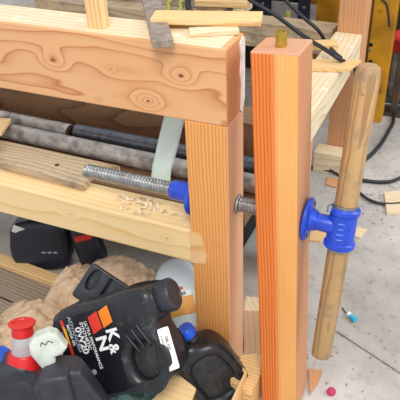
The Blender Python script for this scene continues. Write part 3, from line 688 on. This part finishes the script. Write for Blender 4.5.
# blue capped bottle at the left edge
bb = mw_cam(-8, 392, 1.36, (.12,.99), 22)
t3 = thing('oil_bottle', bb.translation, 'dark blue bottle with blue cap cut off by the left edge', 'bottle')
plate('bottle_body', [rrect(-.05,-.09,.05,.07,.02)], .07, .016, bb, plain('navy_plastic', (24,28,60), .35), t3, False)
lathe('cap', [(0,0),(0,.030),(.004,.032),(.026,.031),(.030,.027),(.030,0)], bb @ Matrix.Translation((.012,.075,0)) @ Matrix.Rotation(math.radians(90),4,'Z'), M['bluecap'], t3)['label'] = 'blue screw cap'
plate('yellow_mark', [[(.030,-.02),(.040,.0),(.042,-.03),(.034,-.035)]], .002, .0003, bb, M['yellowp'], t3, False, .0355)
plate('white_mark', [[(.008,-.03),(.028,-.02),(.034,-.07),(.012,-.08)]], .002, .0003, bb, M['greyp'], t3, False, .0355)

# --- dark jug under the bench, behind the light board
jb = frame((-.715,.215,.091), (.93,.36,0), None, (.36,-.93,.15)) @ Matrix.Diagonal((.90,.98,.9,1))
t4 = thing('oil_jug', jb.translation, 'dark jug lying in shade under the bench behind the pale floor board', 'jug')
plate('jug_body', [[(-.085,-.075),(.08,-.085),(.095,-.07),(.1,.02),(.085,.075),(.03,.085),(-.04,.08),(-.085,.06),(-.095,.03),(-.097,-.06)]], .10, .022, jb, plain('blue_black_plastic', (38,42,56), .4), t4)
plate('sticker', [rrect(-.02,-.013,.022,.013,.003)], .002, .0004, jb @ Matrix.Translation((-.055,.058,.049)) @ Matrix.Rotation(math.radians(-25),4,'Z'), M['label'], t4, False)['label'] = 'small pale sticker'
for k_ in range(3): plate('printed_mark', [rrect(.012+.02*k_,-.024,.026+.02*k_,-.019,.001)], .001, .0002, jb, M['greyp'], t4, False, .0504)
rd = frame((-.585,.27,.092), (.9,.4,.25), None, (.3,-.93,.2))
t5 = thing('oil_bottle', rd.translation.copy(), 'dark bottle with red label in shade under the lower rail', 'bottle')
plate('bottle_body', [rrect(-.04,-.09,.04,.05,.02)], .06, .012, rd, M['blackpl2'], t5, False)
plate('red_label', [rrect(-.026,.006,.030,.024,.003)], .002, .0004, rd, M['redp'], t5, False, .031)

bm = bmesh.new(); bm_box(bm, (0,0,0), (.62,.26,.26), .02, 3)
t8 = thing('shade_box', (-.46,.57,.001), 'large black box added to darken the space under the workbench', 'shade box')  # made-up black box, added to stand in for the darkness behind the bench
link('shade_box_body', bm_me('shade_box_body', bm), M['dark'], t8, Matrix.Translation((-.46,.57,.131)))
bm = bmesh.new(); bm_box(bm, (0,0,0), (.66,.30,.03), .01, 3); link('shade_box_lid', bm_me('shade_box_lid', bm), M['blackpl2'], t8, Matrix.Translation((-.46,.57,.276)))
# --- translucent jug with amber label
tj = at(180,262,'z',.30); JT = frame((-.118,.175,.001), (1,.1,0), None, (0,0,1))
t6 = thing('washer_fluid_jug', JT.translation, 'translucent pale blue jug with amber label behind the bench leg', 'jug')
JM = mw_cam(181, 292, 1.63, (-.22,.97), -12)
t6.location = JM.translation
plate('jug_body', [[(-.05,-.12),(.05,-.12),(.058,-.11),(.058,.03),(.045,.062),(.02,.082),(-.02,.085),(-.05,.06),(-.06,.03),(-.06,-.11)]], .09, .020, JM, M['jug_clear'], t6)
plate('amber_label', [rrect(-.045,-.062,.035,-.002,.006)], .002, .0004, JM @ Matrix.Translation((-.004,0,0)), M['amber'], t6, False, .0455)
plate('label_band', [rrect(-.042,-.016,.034,-.001,.003)], .002, .0004, JM @ Matrix.Translation((-.004,0,0)), M['whitep'], t6, False, .0465)
text('label_text', 'CLEANER', .011, JM, M['ink'], t6, (-.008,-.0085,.0485), .0002, .0003)
plate('red_mark', [rrect(-.02,.002,.01,.010,.002)], .002, .0004, JM, M['redp'], t6, False, .0455)
lathe('neck', [(0,0),(0,.022),(.02,.017),(.035,.017),(.035,0)], JM @ Matrix.Translation((.032,.07,0)) @ Matrix.Rotation(math.radians(90),4,'Z'), M['jug_clear'], t6)

# --- black plastic tray
TM = mw_cam(103, 288, 1.50, (.55,.83), 0)
t7 = thing('plastic_tray', TM.translation, 'black moulded plastic tray with oval recess lying on brown paper', 'tray')
plate('tray_rim', [rrect(-.055,-.055,.065,.038,.008), ell(-.030,.004,.013,.028), rrect(.004,-.040,.012,.030,.003)], .016, .003, TM, M['blackpl2'], t7, False)
plate('tray_floor', [rrect(-.053,-.053,.063,.036,.007)], .004, .001, TM @ Matrix.Translation((0,0,-.009)), M['blackpl'], t7, False)

# ------------------------------------------------------------------ crumpled paper and boards under the jugs
def crump(p, s=22., amp=.012):
    a = noise.noise(V((p.x*s, p.y*s, p.z*s)))
    v = noise.voronoi(V((p.x*s*.9+3, p.y*s*.9, p.z*s)))[0]
    w = noise.voronoi(V((p.x*s*2.1+9, p.y*s*1.5, p.z*s+4)))[0]
    return amp*(2.3*(v[1]-v[0])-.7) + amp*1.1*(w[1]-w[0]-.25) + amp*.9*a
def crumpled(name, corners, peaks, lb, seed, amp=.012):
    """paper bedded over a mound: corners in floor xy, peaks = (x,y,h,r)"""
    c = [V((*q,0)) for q in corners]; o0 = sum(c, V())/4
    def fn(u, v):
        u2 = u+.03*noise.noise(V((v*7,seed,0))); v2 = v+.03*noise.noise(V((u*7,seed,4)))
        p = (c[0]*(1-u2)+c[1]*u2)*(1-v2)+(c[3]*(1-u2)+c[2]*u2)*v2
        h = 0
        for x, y, H, r in peaks: h = max(h, H*math.exp(-(((p.x-x)**2+(p.y-y)**2)/r**2)))
        e = min(u,1-u,v,1-v)*7; e = min(1,e)
        q = V((p.x+seed,p.y,h)); d = crump(q, 15., amp)+.5*crump(q*1.9, 15., amp)
        p.x += d*.6; p.y += .5*crump(q+V((9,0,0)),15.,amp)
        p.z = max(.004, .012+h*e+d*(.4+.6*e))
        return p
    return tag(sheet(name, 130, 100, fn, M['paper'], None, .0012, o0), lb, 'paper')
crumpled('kraft_paper', [(-.76,-.26),(-.34,-.28),(-.31,.04),(-.68,.05)], [(-.54,-.05,.085,.13),(-.42,-.10,.11,.11),(-.60,-.13,.06,.12)], 'crumpled brown kraft paper at left around the red capped spout', 1.3)
crumpled('kraft_paper', [(-.62,-.02),(-.19,.0),(-.19,.28),(-.60,.22)], [(-.40,.12,.17,.13),(-.30,.11,.16,.11),(-.50,.09,.12,.12)], 'crumpled brown kraft paper heap under the bench behind the plastic tray', 5.1, .014)
random.seed(2)
# boards on the floor
def fboard(name, a, b, w, t, z, mat, lb, cat='board'):
    a = V((*a,z+t/2)); b = V((*b,z+t/2)); o = box(name, ((b-a).length,w,t), frame((a+b)/2, b-a), mat, None, .002); tag(o, lb, cat); return o
pL = at(0,262,'z',.04); pR = at(52,282,'z',.04)
fboard('pine_board', (pL.x-.3,pL.y+.035), (pR.x+.10,pR.y+.012), .038, .038, .001, M['pine2'], 'pale pine board on the floor in front of the dark jug')
fboard('floor_plank', (-1.25,.13), (-.45,.035), .10, .022, .001, M['grey'], 'grey weathered plank behind its twin at the lower left')
fboard('floor_plank', (-1.20,.01), (-.50,-.075), .11, .022, .001, M['grey'], 'grey weathered plank nearest the camera at the lower left')
# light board and shallow box around the second jug
b1 = at(150,402,'z',.13); b2 = at(176,372,'z',.13); b3 = at(196,388,'z',.13); b4 = at(186,412,'z',.13)
pw = poly_board('plywood_board', [tuple(q[:2]) for q in (b1,b2,b3,b4)], .118, .012, M['pine']); tag(pw, 'pale plywood panel below the big jug at the bottom edge', 'plywood')
bx = thing('wooden_box', (.0,-.15,0), 'shallow open wooden box holding the jug with blue cap', 'box')
def wall(a, b, h, t=.006, zb=.001):
    a = V((a[0],a[1],zb+h/2)); b = V((b[0],b[1],zb+h/2)); box('side', ((b-a).length,t,h), frame((a+b)/2, b-a), M['pine2'], bx, .001)
zc = .12
c1 = at(194,326,'z',zc); c2 = at(246,372,'z',zc); c3 = at(229,408,'z',zc); c4 = at(176,366,'z',zc); c5 = at(196,420,'z',zc)
wall(c1, c2, zc); wall(c2, c3, zc); wall(c1, c4, zc); 
o = poly_board('bottom', [tuple(q[:2]) for q in (c1,c2,c3,c5,c4)], .002, .008, M['pine2'], None, .0005); o.parent = bx; o.matrix_basis = bx.matrix_basis.inverted() @ o.matrix_basis
bgp = at(125,398,'z',.08)
def bagfn(u, v):
    p = V((bgp.x-.11+.2*u, bgp.y-.12+.2*v, .045)); p.z += 1.4*crump(p*1.5, 20., .016)*min(1,6*min(u,1-u,v,1-v)+.2); return p
tag(sheet('plastic_bag', 40, 40, bagfn, M['bag'], None, .001, bgp), 'crumpled greenish plastic film under the big jug at the bottom edge', 'plastic bag')

# ------------------------------------------------------------------ light
w = bpy.data.worlds.new('world'); S.world = w; w.use_nodes = True; nt = w.node_tree
bg = nt.nodes['Background']; bg.inputs[0].default_value = (.93,.96,1,1); bg.inputs[1].default_value = .95
def area(name, loc, tgt, size, power, col):
    l = bpy.data.lights.new(name, 'AREA'); l.size = size; l.energy = power; l.color = col
    o = bpy.data.objects.new(name, l); COL.objects.link(o); o.location = loc; o.rotation_euler = (V(tgt)-V(loc)).to_track_quat('-Z','Y').to_euler()
area('ceiling_lamp', (.6,-1.5,2.9), (-.1,0,.4), 1.0, 54, (1,.97,.93))
area('garage_daylight', (2.6,1.2,2.2), (0,.3,.3), 1.6, 46, (.95,.98,1))
S.view_settings.view_transform = 'Standard'; S.view_settings.look = 'None'; S.view_settings.exposure = 0.; S.view_settings.gamma = 1
